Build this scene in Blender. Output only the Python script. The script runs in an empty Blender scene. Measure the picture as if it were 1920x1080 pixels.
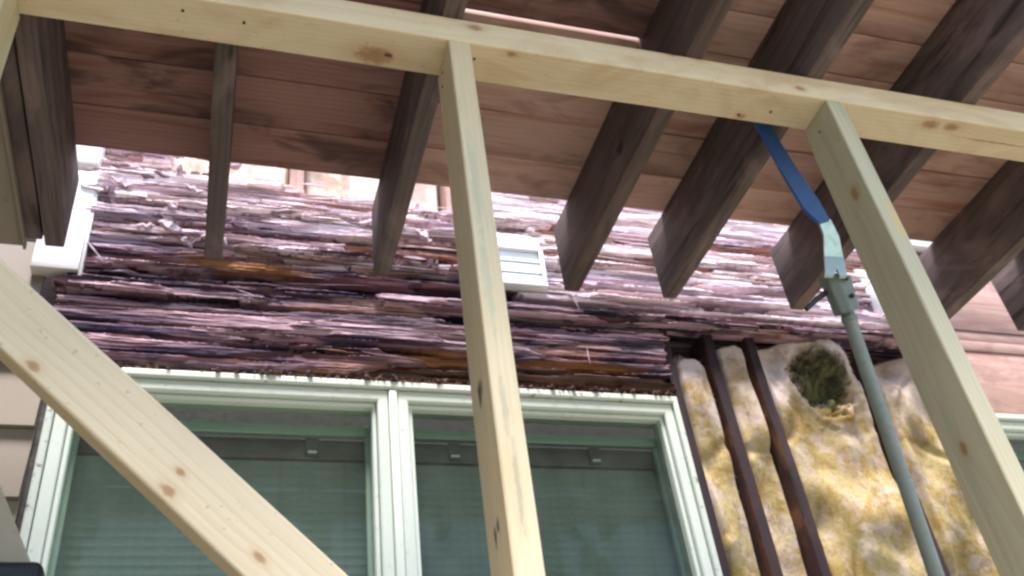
import bpy, bmesh, math, random
import numpy as np
from mathutils import Matrix, Vector
random.seed(7)
scene = bpy.context.scene
C = scene.collection

# ------------------------------------------------------------------ camera
cam_d = bpy.data.cameras.new('camera'); cam = bpy.data.objects.new('camera', cam_d); C.objects.link(cam)
_r = Vector((0.95471058, -0.27395532, -0.11608701)); _u = Vector((-0.08045506, -0.61332444, 0.78572267)); _w = Vector((0.28645191, 0.74079796, 0.60758842))
M = Matrix.Identity(4)
for i in range(3):
    M[i][0] = _r[i]; M[i][1] = _u[i]; M[i][2] = -_w[i]
M[0][3], M[1][3], M[2][3] = -0.3928, -1.9201, -1.2447
cam.matrix_world = M
cam_d.sensor_width = 36; cam_d.lens = 36 * 1777.5 / 1920
cam_d.clip_start = 0.02; cam_d.clip_end = 500
cam_d.dof.use_dof = True; cam_d.dof.focus_distance = 1.75; cam_d.dof.aperture_fstop = 9.0
scene.camera = cam

# ------------------------------------------------------------------ sky, sun, exposure
SUN_EL, SUN_AZ = math.radians(73), math.radians(190)      # azimuth clockwise from +y (the wall's normal is -y)
world = bpy.data.worlds.new('World'); scene.world = world; world.use_nodes = True
nt = world.node_tree
sky = nt.nodes.new('ShaderNodeTexSky'); sky.sky_type = 'NISHITA'; sky.sun_disc = False
sky.sun_elevation = SUN_EL; sky.sun_rotation = SUN_AZ; sky.dust_density = 1.2; sky.air_density = 1.0; sky.ozone_density = 1.0
bg = nt.nodes['Background']; bg.inputs['Strength'].default_value = 0.15
nt.links.new(sky.outputs[0], bg.inputs['Color'])
sd = bpy.data.lights.new('sun', 'SUN'); sd.energy = 4.2; sd.angle = math.radians(16); sd.color = (1.0, 0.925, 0.93)
sun = bpy.data.objects.new('sun', sd); C.objects.link(sun)
dirv = Vector((math.sin(SUN_AZ) * math.cos(SUN_EL), math.cos(SUN_AZ) * math.cos(SUN_EL), math.sin(SUN_EL)))
sun.rotation_euler = dirv.to_track_quat('Z', 'Y').to_euler()
vs = scene.view_settings; vs.view_transform = 'Standard'; vs.look = 'None'; vs.gamma = 1; vs.exposure = 1.58
try: vs.use_curve_mapping = False
except Exception: pass
scene.render.engine = 'CYCLES'
scene.cycles.filter_width = 2.6
scene.cycles.max_bounces = 8; scene.cycles.diffuse_bounces = 3; scene.cycles.glossy_bounces = 2
scene.cycles.transparent_max_bounces = 12

# ------------------------------------------------------------------ node helpers
class NB:
    def __init__(s, name):
        s.m = bpy.data.materials.new(name); s.m.use_nodes = True
        s.t = s.m.node_tree; s.bsdf = s.t.nodes['Principled BSDF']
    def n(s, typ, **kw):
        nd = s.t.nodes.new(typ)
        for k, v in kw.items(): setattr(nd, k, v)
        return nd
    def put(s, sock, v):
        if isinstance(v, bpy.types.NodeSocket): s.t.links.new(v, sock)
        elif v is not None:
            if hasattr(sock.default_value, '__len__') and not hasattr(v, '__len__'): v = (v,) * len(sock.default_value)
            if hasattr(sock.default_value, '__len__') and len(sock.default_value) == 4 and len(v) == 3: v = (*v, 1)
            sock.default_value = v
    def math(s, op, a, b=None, c=None, clamp=False):
        nd = s.n('ShaderNodeMath', operation=op, use_clamp=clamp)
        s.put(nd.inputs[0], a); s.put(nd.inputs[1], b)
        if c is not None: s.put(nd.inputs[2], c)
        return nd.outputs[0]
    def vmath(s, op, a, b=None):
        nd = s.n('ShaderNodeVectorMath', operation=op); s.put(nd.inputs[0], a); s.put(nd.inputs[1], b)
        return nd.outputs[1] if op in ('LENGTH', 'DOT_PRODUCT') else nd.outputs[0]
    def mix(s, f, a, b, mode='MIX'):
        nd = s.n('ShaderNodeMix', data_type='RGBA', blend_type=mode)
        s.put(nd.inputs[0], f); s.put(nd.inputs[6], a); s.put(nd.inputs[7], b); return nd.outputs[2]
    def noise(s, vec, scale=1.0, detail=4.0, rough=0.55, dist=0.0):
        nd = s.n('ShaderNodeTexNoise'); s.put(nd.inputs['Vector'], vec); nd.inputs['Scale'].default_value = scale
        nd.inputs['Detail'].default_value = detail; nd.inputs['Roughness'].default_value = rough; nd.inputs['Distortion'].default_value = dist
        return nd.outputs['Fac']
    def ramp(s, f, lo, hi, a=0.0, b=1.0, smooth=True):
        nd = s.n('ShaderNodeMapRange', interpolation_type='SMOOTHSTEP' if smooth else 'LINEAR')
        s.put(nd.inputs['Value'], f); nd.inputs['From Min'].default_value = lo; nd.inputs['From Max'].default_value = hi
        nd.inputs['To Min'].default_value = a; nd.inputs['To Max'].default_value = b; return nd.outputs[0]
    def obj(s, rnd=True):
        co = s.n('ShaderNodeTexCoord').outputs['Object']
        if not rnd: return co
        oi = s.n('ShaderNodeObjectInfo').outputs['Random']
        off = s.math('MULTIPLY', oi, 37.0)
        cb = s.n('ShaderNodeCombineXYZ'); s.put(cb.inputs[0], off); s.put(cb.inputs[1], s.math('MULTIPLY', oi, 0.35)); s.put(cb.inputs[2], s.math('MULTIPLY', oi, 0.21))
        return s.vmath('ADD', co, cb.outputs[0])
    def bump(s, h, strength, dist=0.002):
        nd = s.n('ShaderNodeBump'); s.put(nd.inputs['Height'], h); nd.inputs['Strength'].default_value = strength; nd.inputs['Distance'].default_value = dist
        s.t.links.new(nd.outputs[0], s.bsdf.inputs['Normal'])
    def fin(s, col, rough=0.6, spec=0.3):
        s.put(s.bsdf.inputs['Base Color'], col); s.put(s.bsdf.inputs['Roughness'], rough)
        s.bsdf.inputs['Specular IOR Level'].default_value = spec; return s.m

def wood(name, light, dark, stain=None, stain_amt=0.0, knots=(), ring=45.0, contrast=0.6, pith=(0, -0.05, 0.03), rough=0.62,
         smears=(), knotcol=(0.24, 0.09, 0.025), streak=None, streak_amt=0.0, vary=0.12, spots=0.0):
    """grain runs along local X; knots = (x,y,z,radius) and smears = (x,y,z,rx,ry,rz,colour) in object space"""
    b = NB(name); co = b.obj(False); cr = b.obj(True)
    kd = None
    for (x, y, z, r) in knots:
        v = b.vmath('SUBTRACT', co, (x, y, z)); v = b.vmath('MULTIPLY', v, (0.55 / r, 1 / r, 1 / r)); L = b.vmath('LENGTH', v)
        kd = L if kd is None else b.math('MINIMUM', kd, L)
    base = co if knots else cr
    warp = b.noise(b.vmath('MULTIPLY', base, (2.0, 9, 9)), 1.0, 2.0)
    sep = b.n('ShaderNodeSeparateXYZ'); b.put(sep.inputs[0], base)
    yy = b.math('ADD', sep.outputs[1], b.math('MULTIPLY', b.math('SUBTRACT', warp, 0.5), 0.03))
    if kd is not None: yy = b.math('ADD', yy, b.math('DIVIDE', 0.012, b.math('ADD', b.math('MULTIPLY', kd, kd), 1.0)))
    yy = b.math('ADD', yy, b.math('MULTIPLY', sep.outputs[0], 0.012))
    cb = b.n('ShaderNodeCombineXYZ'); b.put(cb.inputs[0], sep.outputs[0]); b.put(cb.inputs[1], b.math('ADD', yy, pith[1])); b.put(cb.inputs[2], b.math('ADD', sep.outputs[2], pith[2]))
    wv = b.n('ShaderNodeTexWave', wave_type='RINGS', rings_direction='X', wave_profile='SAW'); b.put(wv.inputs['Vector'], cb.outputs[0])
    wv.inputs['Scale'].default_value = ring; wv.inputs['Distortion'].default_value = 1.2; wv.inputs['Detail'].default_value = 2; wv.inputs['Detail Scale'].default_value = 0.6
    rings = b.math('POWER', wv.outputs['Fac'], 2.2)
    fib = b.noise(b.vmath('MULTIPLY', base, (7, 260, 260)), 1.0, 2.0, 0.6)
    blot = b.noise(b.vmath('MULTIPLY', base, (3, 14, 14)), 1.0, 2.0, 0.6)
    f = b.math('ADD', b.math('MULTIPLY', rings, 0.55 * contrast), b.math('MULTIPLY', b.math('SUBTRACT', fib, 0.45), 0.9 * contrast), clamp=True)
    col = b.mix(f, light, dark)
    col = b.mix(b.ramp(blot, 0.35, 0.75, 0.0, 0.45), col, b.mix(0.5, col, dark))
    if streak is not None:
        st = b.noise(b.vmath('MULTIPLY', base, (2.2, 32, 32)), 1.0, 2.0, 0.62, 0.6)
        col = b.mix(b.ramp(st, 0.52, 0.7, 0.0, streak_amt), col, streak)
    if stain is not None:
        st = b.noise(b.vmath('MULTIPLY', base, (4, 9, 9)), 1.0, 3.0, 0.65, 0.8)
        col = b.mix(b.ramp(st, 0.46, 0.68, 0.0, stain_amt), col, stain)
    if spots:
        sp = b.noise(base, 95.0, 2.0, 0.5); col = b.mix(b.ramp(sp, 0.68, 0.74, 0.0, spots), col, (0.03, 0.025, 0.022))
    if kd is not None:
        halo = b.ramp(kd, 1.0, 2.6, 0.4, 0.0); col = b.mix(halo, col, b.mix(0.55, light, (0.42, 0.2, 0.06)))
        edge = b.noise(co, 120.0, 2.0); kk = b.math('ADD', kd, b.math('MULTIPLY', b.math('SUBTRACT', edge, 0.5), 1.0))
        col = b.mix(b.ramp(kk, 0.6, 1.3, 0.65, 0.0), col, b.mix(b.ramp(kk, 0.1, 0.9, 0.0, 0.6), knotcol, (0.40, 0.2, 0.07)))
    for (x, y, z, rx, ry, rz, c) in smears:
        v = b.vmath('MULTIPLY', b.vmath('SUBTRACT', co, (x, y, z)), (1 / rx, 1 / ry, 1 / rz)); L = b.vmath('LENGTH', v)
        e = b.noise(b.vmath('MULTIPLY', co, (60, 160, 160)), 1.0, 3.0, 0.7)
        k = b.math('ADD', L, b.math('MULTIPLY', b.math('SUBTRACT', e, 0.5), 1.9))
        col = b.mix(b.ramp(k, 0.4, 1.2, c[3] if len(c) > 3 else 0.85, 0.0), col, c[:3])
    if vary:
        oi = b.n('ShaderNodeObjectInfo').outputs['Random']
        hs = b.n('ShaderNodeHueSaturation'); b.put(hs.inputs['Value'], b.math('ADD', 1.0 - vary, b.math('MULTIPLY', oi, 2 * vary)))
        b.put(hs.inputs['Color'], col); col = hs.outputs[0]
    b.bump(fib, 0.35, 0.0012)
    return b.fin(col, rough, 0.25)

# ------------------------------------------------------------------ object helpers
def tag(o, label=None, cat=None, group=None, kind=None):
    if label: o['label'] = label
    if cat: o['category'] = cat
    if group: o['group'] = group
    if kind: o['kind'] = kind
    return o
def empty(name, loc, label, cat, group=None):
    o = bpy.data.objects.new(name, None); C.objects.link(o); o.location = loc; o.empty_display_size = 0.05
    tag(o, label, cat, group); return o
def world_loc(o):
    v = Vector((0, 0, 0))
    while o is not None: v = v + o.location; o = o.parent
    return v
def link(name, me, mat, parent=None, mw=None):
    """mesh object placed by world matrix mw (identity: mesh is in world coordinates); parents are Empties or unrotated meshes"""
    o = bpy.data.objects.new(name, me); C.objects.link(o)
    if mat is not None and not me.materials: me.materials.append(mat)
    mw = mw if mw is not None else Matrix.Identity(4)
    o.matrix_basis = mw
    if parent is not None:
        o.parent = parent
        pm = parent['_mw'] if '_mw' in parent else None
        P = Matrix([pm[i * 4:i * 4 + 4] for i in range(4)]) if pm else Matrix.Translation(parent.location)
        o.matrix_parent_inverse = P.inverted()
    o['_mw'] = [mw[i][j] for i in range(4) for j in range(4)]
    return o
def bm_me(name, bm, smooth=None):
    bmesh.ops.recalc_face_normals(bm, faces=bm.faces[:])
    me = bpy.data.meshes.new(name); bm.to_mesh(me); bm.free()
    if smooth is not None:
        for p in me.polygons: p.use_smooth = True
        try: me.set_sharp_from_angle(angle=math.radians(smooth))
        except Exception: pass
    return me
def box_bm(sx, sy, sz, bev=0.0, seg=2, cuts=0, wob=0.0, c=(0, 0, 0)):
    bm = bmesh.new(); bmesh.ops.create_cube(bm, size=1)
    bmesh.ops.scale(bm, vec=(sx, sy, sz), verts=bm.verts)
    if cuts:
        es = [e for e in bm.edges if abs(e.verts[0].co.x - e.verts[1].co.x) > sx * .5]
        bmesh.ops.subdivide_edges(bm, edges=es, cuts=cuts, use_grid_fill=True)
    if bev:
        es = [e for e in bm.edges if len(e.link_faces) == 2 and e.calc_face_angle(0) > 0.5]
        bmesh.ops.bevel(bm, geom=es, offset=bev, segments=seg, affect='EDGES', profile=0.5)
    if wob:
        for v in bm.verts:
            v.co.y += wob * math.sin(v.co.x * 9.1 + 1.3 * sx) ; v.co.z += wob * math.sin(v.co.x * 7.3 + 2.0 + sx)
            v.co += Vector((0, random.uniform(-1, 1), random.uniform(-1, 1))) * wob * .35
    bmesh.ops.translate(bm, vec=c, verts=bm.verts)
    return bm
def frame_m(origin, xdir, zdir=(0, 0, 1)):
    x = Vector(xdir).normalized(); z = Vector(zdir); z = (z - x * z.dot(x)).normalized(); y = z.cross(x)
    m = Matrix.Identity(4)
    for i in range(3): m[i][0] = x[i]; m[i][1] = y[i]; m[i][2] = z[i]; m[i][3] = origin[i]
    return m
def wbox(name, x0, x1, y0, y1, z0, z1, mat, parent=None, bev=0.002, axis='x', cuts=0, wob=0.0):
    """box given in world coordinates; its local X runs along axis so the grain does"""
    c = ((x0 + x1) / 2, (y0 + y1) / 2, (z0 + z1) / 2); d = (x1 - x0, y1 - y0, z1 - z0)
    if axis == 'x': bm = box_bm(*d, bev, 2, cuts, wob); m = Matrix.Translation(c)
    elif axis == 'y': bm = box_bm(d[1], d[0], d[2], bev, 2, cuts, wob); m = frame_m(c, (0, 1, 0))
    else: bm = box_bm(d[2], d[0], d[1], bev, 2, cuts, wob); m = frame_m(c, (0, 0, 1), (0, 1, 0))
    return link(name, bm_me(name, bm, 40), mat, parent, m)

def tube_bm(pts, radii, n=16, cap=True):
    bm = bmesh.new(); rings = []
    for i, p in enumerate(pts):
        p = Vector(p); a = Vector(pts[max(i - 1, 0)]); c = Vector(pts[min(i + 1, len(pts) - 1)]); t = (c - a).normalized()
        s = t.cross(Vector((0, 1, 0.3))).normalized(); u = t.cross(s)
        rings.append([bm.verts.new(p + (s * math.cos(2 * math.pi * k / n) + u * math.sin(2 * math.pi * k / n)) * radii[i]) for k in range(n)])
    for a, c in zip(rings, rings[1:]):
        for k in range(n): bm.faces.new((a[k], a[(k + 1) % n], c[(k + 1) % n], c[k]))
    if cap: bm.faces.new(rings[0]); bm.faces.new(rings[-1][::-1])
    return bm

# ------------------------------------------------------------------ numpy noise
def vnoise(x, y, seed=0):
    xi = np.floor(x); yi = np.floor(y); fx = x - xi; fy = y - yi
    fx = fx * fx * (3 - 2 * fx); fy = fy * fy * (3 - 2 * fy)
    def h(a, b):
        s = np.sin(a * 127.1 + b * 311.7 + seed * 74.7) * 43758.5453
        return s - np.floor(s)
    return (h(xi, yi) * (1 - fx) + h(xi + 1, yi) * fx) * (1 - fy) + (h(xi, yi + 1) * (1 - fx) + h(xi + 1, yi + 1) * fx) * fy
def fbm(x, y, o=4, seed=0, g=0.5):
    t = 0; a = 1; n = 0
    for i in range(o):
        t = t + a * vnoise(x * 2 ** i, y * 2 ** i, seed + i * 13); n += a; a *= g
    return t / n
def sst(v, lo, hi):
    t = np.clip((v - lo) / (hi - lo), 0, 1); return t * t * (3 - 2 * t)

def grid_mesh(name, P, back=None, attr=None, smooth=True, sharp=42):
    """P: (ni,nj,3) grid of points, skirted back to y=back so that the piece is a closed slab"""
    ni, nj, _ = P.shape; V = [tuple(p) for p in P.reshape(-1, 3)]; F = []
    idx = np.arange(ni * nj).reshape(ni, nj)
    a = idx[:-1, :-1].ravel(); b = idx[1:, :-1].ravel(); c = idx[1:, 1:].ravel(); d = idx[:-1, 1:].ravel()
    F = list(zip(a.tolist(), b.tolist(), c.tolist(), d.tolist()))
    if back is not None:
        rim = list(idx[:, 0]) + list(idx[-1, 1:]) + list(idx[-2::-1, -1]) + list(idx[0, -2:0:-1])
        k = len(V)
        for r in rim:
            p = V[int(r)]; V.append((p[0], back, p[2]))
        m = len(rim)
        for q in range(m): F.append((int(rim[q]), k + q, k + (q + 1) % m, int(rim[(q + 1) % m])))
        F.append(tuple(k + q for q in range(m - 1, -1, -1)))
    me = bpy.data.meshes.new(name); me.from_pydata(V, [], F); me.update()
    if attr is not None:
        at = me.attributes.new('fresh', 'FLOAT', 'POINT')
        v = np.zeros(len(V), dtype=np.float32); v[:ni * nj] = attr.ravel(); at.data.foreach_set('value', v)
    if smooth:
        for p in me.polygons: p.use_smooth = True
        try: me.set_sharp_from_angle(angle=math.radians(sharp))
        except Exception: pass
    return me

# ------------------------------------------------------------------ materials
NEWL, NEWD = (0.66, 0.57, 0.36), (0.50, 0.38, 0.19)
MAT = {}
MAT['brace'] = wood('brace_wood', (0.66, 0.56, 0.37), (0.50, 0.37, 0.19), knots=((-0.085, -0.016, -0.02, 0.0062), (0.148, -0.01, -0.02, 0.0068), (0.137, 0.016, -0.02, 0.0050), (0.245, -0.012, -0.02, 0.006)), ring=24, contrast=0.55, pith=(0, 0.03, 0.012), vary=0)
MAT['plate'] = wood('plate_wood', (0.75, 0.635, 0.44), (0.60, 0.455, 0.265), stain=(0.45, 0.27, 0.10), stain_amt=0.35,
    spots=0.25, smears=((-0.385, 0.012, -0.034, 0.010, 0.006, 0.01, (0.05, 0.03, 0.02)), (0.9, 0.0, -0.034, 0.12, 0.003, 0.01, (0.30, 0.17, 0.08, 0.7))),
    knots=((-0.41, 0.018, -0.034, 0.019), (-0.24, -0.041, 0.013, 0.008), (-0.175, -0.03, -0.034, 0.006), (0.145, -0.041, 0.034, 0.010), (0.72, -0.02, -0.034, 0.011), (0.77, -0.022, -0.034, 0.010), (0.31, 0.03, -0.034, 0.006), (0.41, -0.041, -0.01, 0.006)),
    ring=30, contrast=0.6, vary=0)
MAT['stud'] = wood('stud_wood', (0.60, 0.53, 0.33), (0.46, 0.36, 0.19), streak=(0.30, 0.31, 0.20), streak_amt=0.45, ring=36, contrast=0.65, vary=0.04,
    knots=((-0.5, 0.03, 0.0, 0.008), (0.08, -0.019, 0.02, 0.007)), stain=(0.58, 0.42, 0.20), stain_amt=0.3)
MAT['stud_mid'] = wood('stud_mid_wood', (0.61, 0.54, 0.33), (0.45, 0.34, 0.18), streak=(0.36, 0.39, 0.25), streak_amt=0.55, ring=36, contrast=0.6, vary=0,
    smears=((0.0, 0, 0, .001, .001, .001, (0.05, 0.05, 0.045)),), stain=(0.58, 0.42, 0.20), stain_amt=0.35)
MAT['joist'] = wood('joist_wood', (0.135, 0.104, 0.096), (0.056, 0.042, 0.039), streak=(0.032, 0.024, 0.022), streak_amt=0.75, stain=(0.28, 0.195, 0.185), stain_amt=0.5, ring=22, contrast=0.8, rough=0.8, vary=0.14, spots=0.4)
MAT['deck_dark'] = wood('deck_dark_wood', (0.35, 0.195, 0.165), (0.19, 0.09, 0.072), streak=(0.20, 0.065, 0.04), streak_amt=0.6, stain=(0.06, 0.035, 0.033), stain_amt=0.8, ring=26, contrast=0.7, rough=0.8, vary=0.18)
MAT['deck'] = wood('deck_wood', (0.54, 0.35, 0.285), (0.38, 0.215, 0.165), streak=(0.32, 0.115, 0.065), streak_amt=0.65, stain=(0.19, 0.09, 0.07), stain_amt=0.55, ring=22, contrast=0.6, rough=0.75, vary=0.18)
MAT['plank'] = wood('plank_wood', (0.44, 0.295, 0.25), (0.28, 0.165, 0.135), streak=(0.30, 0.13, 0.08), streak_amt=0.5, stain=(0.16, 0.09, 0.08), stain_amt=0.4, ring=20, contrast=0.6, rough=0.8, vary=0.12)
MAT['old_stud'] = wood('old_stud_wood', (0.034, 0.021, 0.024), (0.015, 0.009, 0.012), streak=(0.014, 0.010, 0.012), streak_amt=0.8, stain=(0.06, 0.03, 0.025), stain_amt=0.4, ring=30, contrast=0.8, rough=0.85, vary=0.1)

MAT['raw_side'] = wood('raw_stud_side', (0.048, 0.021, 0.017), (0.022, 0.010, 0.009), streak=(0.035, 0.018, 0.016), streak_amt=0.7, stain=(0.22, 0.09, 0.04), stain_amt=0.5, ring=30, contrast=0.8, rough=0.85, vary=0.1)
def paint(name, col, dirt=(0.10, 0.08, 0.06), amt=0.5, rough=0.45, scale=60.0, grain=None):
    b = NB(name); co = b.obj(False)
    n1 = b.noise(co, scale, 4, 0.65); n2 = b.noise(co, 6.0, 4, 0.6); n3 = b.noise(co, 230.0, 2, 0.5)
    c = b.mix(b.ramp(n2, 0.35, 0.75, 0.0, 0.35), col, tuple(x * 0.82 for x in col))
    c = b.mix(b.ramp(n1, 0.60, 0.74, 0.0, amt), c, dirt)
    c = b.mix(b.ramp(n3, 0.70, 0.76, 0.0, amt), c, dirt)
    b.bump(b.noise(b.vmath('MULTIPLY', co, grain or (40, 40, 40)), 1.0, 3), 0.15, 0.001)
    return b.fin(c, rough, 0.4)
MAT['frame'] = paint('window_paint', (0.58, 0.645, 0.575), amt=0.35)  # white frame, with the green front light mixed into its paint
MAT['bead'] = paint('window_bead_paint', (0.30, 0.38, 0.31), amt=0.2)
MAT['trim'] = paint('white_trim_paint', (0.66, 0.64, 0.61), amt=0.25, scale=35, rough=0.6)
MAT['vent'] = paint('vent_plastic', (0.80, 0.80, 0.80), amt=0.08, rough=0.35)
MAT['siding'] = paint('siding_paint', (0.235, 0.20, 0.155), amt=0.25, scale=30, rough=0.7, grain=(4, 80, 80))
MAT['soffit'] = paint('soffit_paint', (0.26, 0.22, 0.17), amt=0.3, scale=30, rough=0.7)
MAT['soffit2'] = paint('weathered_board_paint', (0.42, 0.37, 0.28), amt=0.3, scale=30, rough=0.7, grain=(4, 80, 80))
MAT['frame_dirty'] = paint('dirty_edge_paint', (0.57, 0.63, 0.565), dirt=(0.10, 0.06, 0.05), amt=0.9, scale=38)  # dirty white paint with the same green light mixed in

def plain(name, col, rough=0.5, metal=0.0, spec=0.4, wear=None):
    b = NB(name); co = b.obj(False); n = b.noise(co, 70.0, 4, 0.65)
    c = b.mix(b.ramp(n, 0.4, 0.8, 0.0, 0.5), col, tuple(x * 0.7 for x in col))
    if wear: c = b.mix(b.ramp(b.noise(co, 45.0, 4, 0.7), 0.60, 0.68, 0.0, 0.8), c, wear)
    b.bsdf.inputs['Metallic'].default_value = metal
    return b.fin(c, b.ramp(n, 0.3, 0.8, rough * 0.8, min(1, rough * 1.25)), spec)
MAT['blue'] = plain('blue_paint', (0.028, 0.09, 0.26), 0.45, wear=(0.06, 0.09, 0.13))
MAT['steel'] = plain('bare_steel', (0.42, 0.50, 0.43), 0.38, 0.75)
MAT['greygreen'] = plain('greygreen_paint', (0.17, 0.20, 0.175), 0.5)
MAT['pole'] = plain('pole_paint', (0.24, 0.27, 0.23), 0.5)
MAT['iron'] = plain('dark_iron', (0.05, 0.05, 0.055), 0.45, 0.6)
MAT['nail'] = plain('nail_steel', (0.06, 0.055, 0.05), 0.5, 0.7)
MAT['black'] = plain('black_plastic', (0.012, 0.012, 0.015), 0.4)
MAT['felt'] = plain('roofing_felt', (0.42, 0.40, 0.40), 0.9)
MAT['dark'] = plain('dark_interior', (0.03, 0.028, 0.025), 0.9)
MAT['room'] = plain('room_paint', (0.07, 0.065, 0.058), 0.8)
MAT['blind'] = plain('blind_vinyl', (0.38, 0.44, 0.385), 0.5)
MAT['head_rail'] = plain('head_rail', (0.11, 0.095, 0.08), 0.5)
MAT['clip'] = plain('clip_plastic', (0.75, 0.78, 0.75), 0.25)

def rot_mat(name, pale, mid, dark, orange, pale_amt=0.8, orange_amt=0.95, seed=0.0, blue=0.55):
    b = NB(name); co = b.vmath('ADD', b.obj(False), (seed, seed * .3, seed * .7))
    s1 = b.noise(b.vmath('MULTIPLY', co, (2.4, 16, 55)), 1.0, 4, 0.62, 0.6)
    s2 = b.noise(b.vmath('MULTIPLY', co, (4.0, 50, 190)), 1.0, 3, 0.6)
    s3 = b.noise(b.vmath('MULTIPLY', co, (1.6, 6, 16)), 1.0, 2, 0.6, 0.5)
    s4 = b.noise(b.vmath('MULTIPLY', co, (2.0, 8, 34)), 1.0, 3, 0.62, 0.4)
    c = b.mix(b.ramp(s1, 0.44, 0.55, 0.0, 1.0), dark, mid)
    c = b.mix(b.math('MULTIPLY', b.ramp(s2, 0.45, 0.56), b.ramp(s3, 0.40, 0.56, 0.05, pale_amt)), c, pale)
    blu = b.ramp(s4, 0.50, 0.60, 0.0, blue); c = b.mix(blu, c, (dark[0] * 1.6, dark[1] * 1.7, dark[2] * 2.2))
    fr = b.n('ShaderNodeAttribute', attribute_name='fresh').outputs['Fac']
    fr = b.math('MULTIPLY', fr, b.ramp(s1, 0.30, 0.5, 0.55, 1.0)); c = b.mix(b.math('MULTIPLY', fr, orange_amt), c, b.mix(b.ramp(s2, 0.3, 0.7), tuple(x * .45 for x in orange), orange))
    b.bump(s2, 0.7, 0.003)
    return b.fin(c, 0.85, 0.2)
RP, RM, RD, RO = (0.56, 0.385, 0.44), (0.185, 0.10, 0.128), (0.020, 0.013, 0.024), (0.34, 0.145, 0.05)  # violet of the gap light is tinted into these wood colours
MAT['rot'] = rot_mat('rotten_wood', RP, RM, RD, RO, blue=0.85)
MAT['rot_dark_shade'] = rot_mat('rotten_wood_dark_shade', (0.20, 0.13, 0.15), (0.07, 0.04, 0.05), (0.014, 0.009, 0.013), (0.23, 0.10, 0.035), 0.75, 0.9, 5.3)  # rotten wood darkened to stand for shade inside the gaps
MAT['rot_pale'] = rot_mat('rotten_wood_pale', (0.88, 0.77, 0.78), (0.74, 0.58, 0.59), (0.30, 0.20, 0.205), (0.36, 0.17, 0.085), 0.95, 0.8, 9.1)  # weathered wood, lightened further for the overexposed daylight in the gap
MAT['rot_grey'] = rot_mat('rotten_wood_grey', (0.80, 0.65, 0.68), (0.54, 0.37, 0.40), (0.09, 0.055, 0.07), (0.34, 0.15, 0.07), 0.9, 0.8, 7.4)  # grey wood, also lightened for the daylight in the gap
MAT['rot_crumb'] = rot_mat('rotten_crumble', (0.15, 0.09, 0.075), (0.085, 0.045, 0.035), (0.03, 0.018, 0.015), (0.14, 0.06, 0.025), 0.6, 0.6, 2.2)
MAT['rot_red'] = rot_mat('split_red_wood', (0.50, 0.30, 0.24), (0.27, 0.105, 0.065), (0.06, 0.028, 0.022), (0.30, 0.11, 0.05), 0.7, 0.9, 3.7)

def insul_mat(name, hole=None, dirt=0.5, pink=0.6, topz=0.2, y0=(0.27, 0.185, 0.055), y1=(0.38, 0.305, 0.145), white=(0.44, 0.365, 0.345)):
    b = NB(name); co = b.obj(False)
    n1 = b.noise(co, 8.0, 3, 0.6, 0.6); n2 = b.noise(co, 17.0, 4, 0.62, 0.6); n3 = b.noise(co, 150.0, 2, 0.6); n4 = b.noise(b.vmath('MULTIPLY', b.vmath('ADD', co, (4, 2, 7)), (1.3, 1, 0.8)), 10.0, 4, 0.66, 1.2)
    c = b.mix(b.ramp(n1, 0.38, 0.62), y0, y1)
    c = b.mix(b.ramp(n2, 0.44, 0.66, 0.0, pink), c, white)
    sep = b.n('ShaderNodeSeparateXYZ'); b.put(sep.inputs[0], co)
    hz = b.math('ADD', sep.outputs[2], b.math('MULTIPLY', b.math('SUBTRACT', n1, 0.5), 0.5))
    c = b.mix(b.ramp(hz, topz - 0.26, topz, 0.0, 0.8), c, b.mix(n2, (0.46, 0.37, 0.37), (0.72, 0.63, 0.62)))  # tops painted whiter, as if lit by the gap above
    c = b.mix(b.ramp(n4, 0.50, 0.72, 0.0, dirt), c, (0.15, 0.10, 0.06))
    if hole:
        v = b.vmath('MULTIPLY', b.vmath('SUBTRACT', co, hole[:3]), (1 / hole[3], 0.0, 1 / hole[4])); L = b.vmath('LENGTH', v)
        k = b.math('ADD', L, b.math('MULTIPLY', b.math('SUBTRACT', n2, 0.5), 0.7))
        g = b.mix(b.ramp(n4, 0.4, 0.58), (0.05, 0.05, 0.022), (0.125, 0.135, 0.055))
        g = b.mix(b.ramp(n2, 0.52, 0.60), g, (0.04, 0.024, 0.022))
        c = b.mix(b.ramp(k, 0.72, 1.05, 0.97, 0.0), c, g)
    c = b.mix(b.ramp(n3, 0.45, 0.75, 0.0, 0.25), c, b.mix(0.4, c, (0.66, 0.60, 0.50)))
    b.bump(b.math('ADD', b.math('MULTIPLY', n2, 0.6), n3), 0.35, 0.002)
    return b.fin(c, 0.95, 0.1)

b = NB('window_glass'); t = b.t; t.nodes.remove(b.bsdf)
tr = b.n('ShaderNodeBsdfTransparent'); tr.inputs[0].default_value = (0.72, 0.80, 0.745, 1)  # green tint stands in for trees mirrored in the panes
gl = b.n('ShaderNodeBsdfGlossy'); gl.inputs['Roughness'].default_value = 0.03; gl.inputs[0].default_value = (0.9, 1.0, 0.95, 1)
fr = b.n('ShaderNodeFresnel'); fr.inputs[0].default_value = 1.25
mx = b.n('ShaderNodeMixShader'); t.links.new(fr.outputs[0], mx.inputs[0]); t.links.new(tr.outputs[0], mx.inputs[1]); t.links.new(gl.outputs[0], mx.inputs[2])
df = b.n('ShaderNodeBsdfDiffuse'); df.inputs[0].default_value = (0.55, 0.62, 0.57, 1)          # pale haze put in for reflections as well as dust
dn = b.noise(b.obj(False), 14.0, 4, 0.6); m2 = b.n('ShaderNodeMixShader'); b.put(m2.inputs[0], b.ramp(dn, 0.3, 0.75, 0.015, 0.04)); t.links.new(mx.outputs[0], m2.inputs[1]); t.links.new(df.outputs[0], m2.inputs[2])
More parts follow.
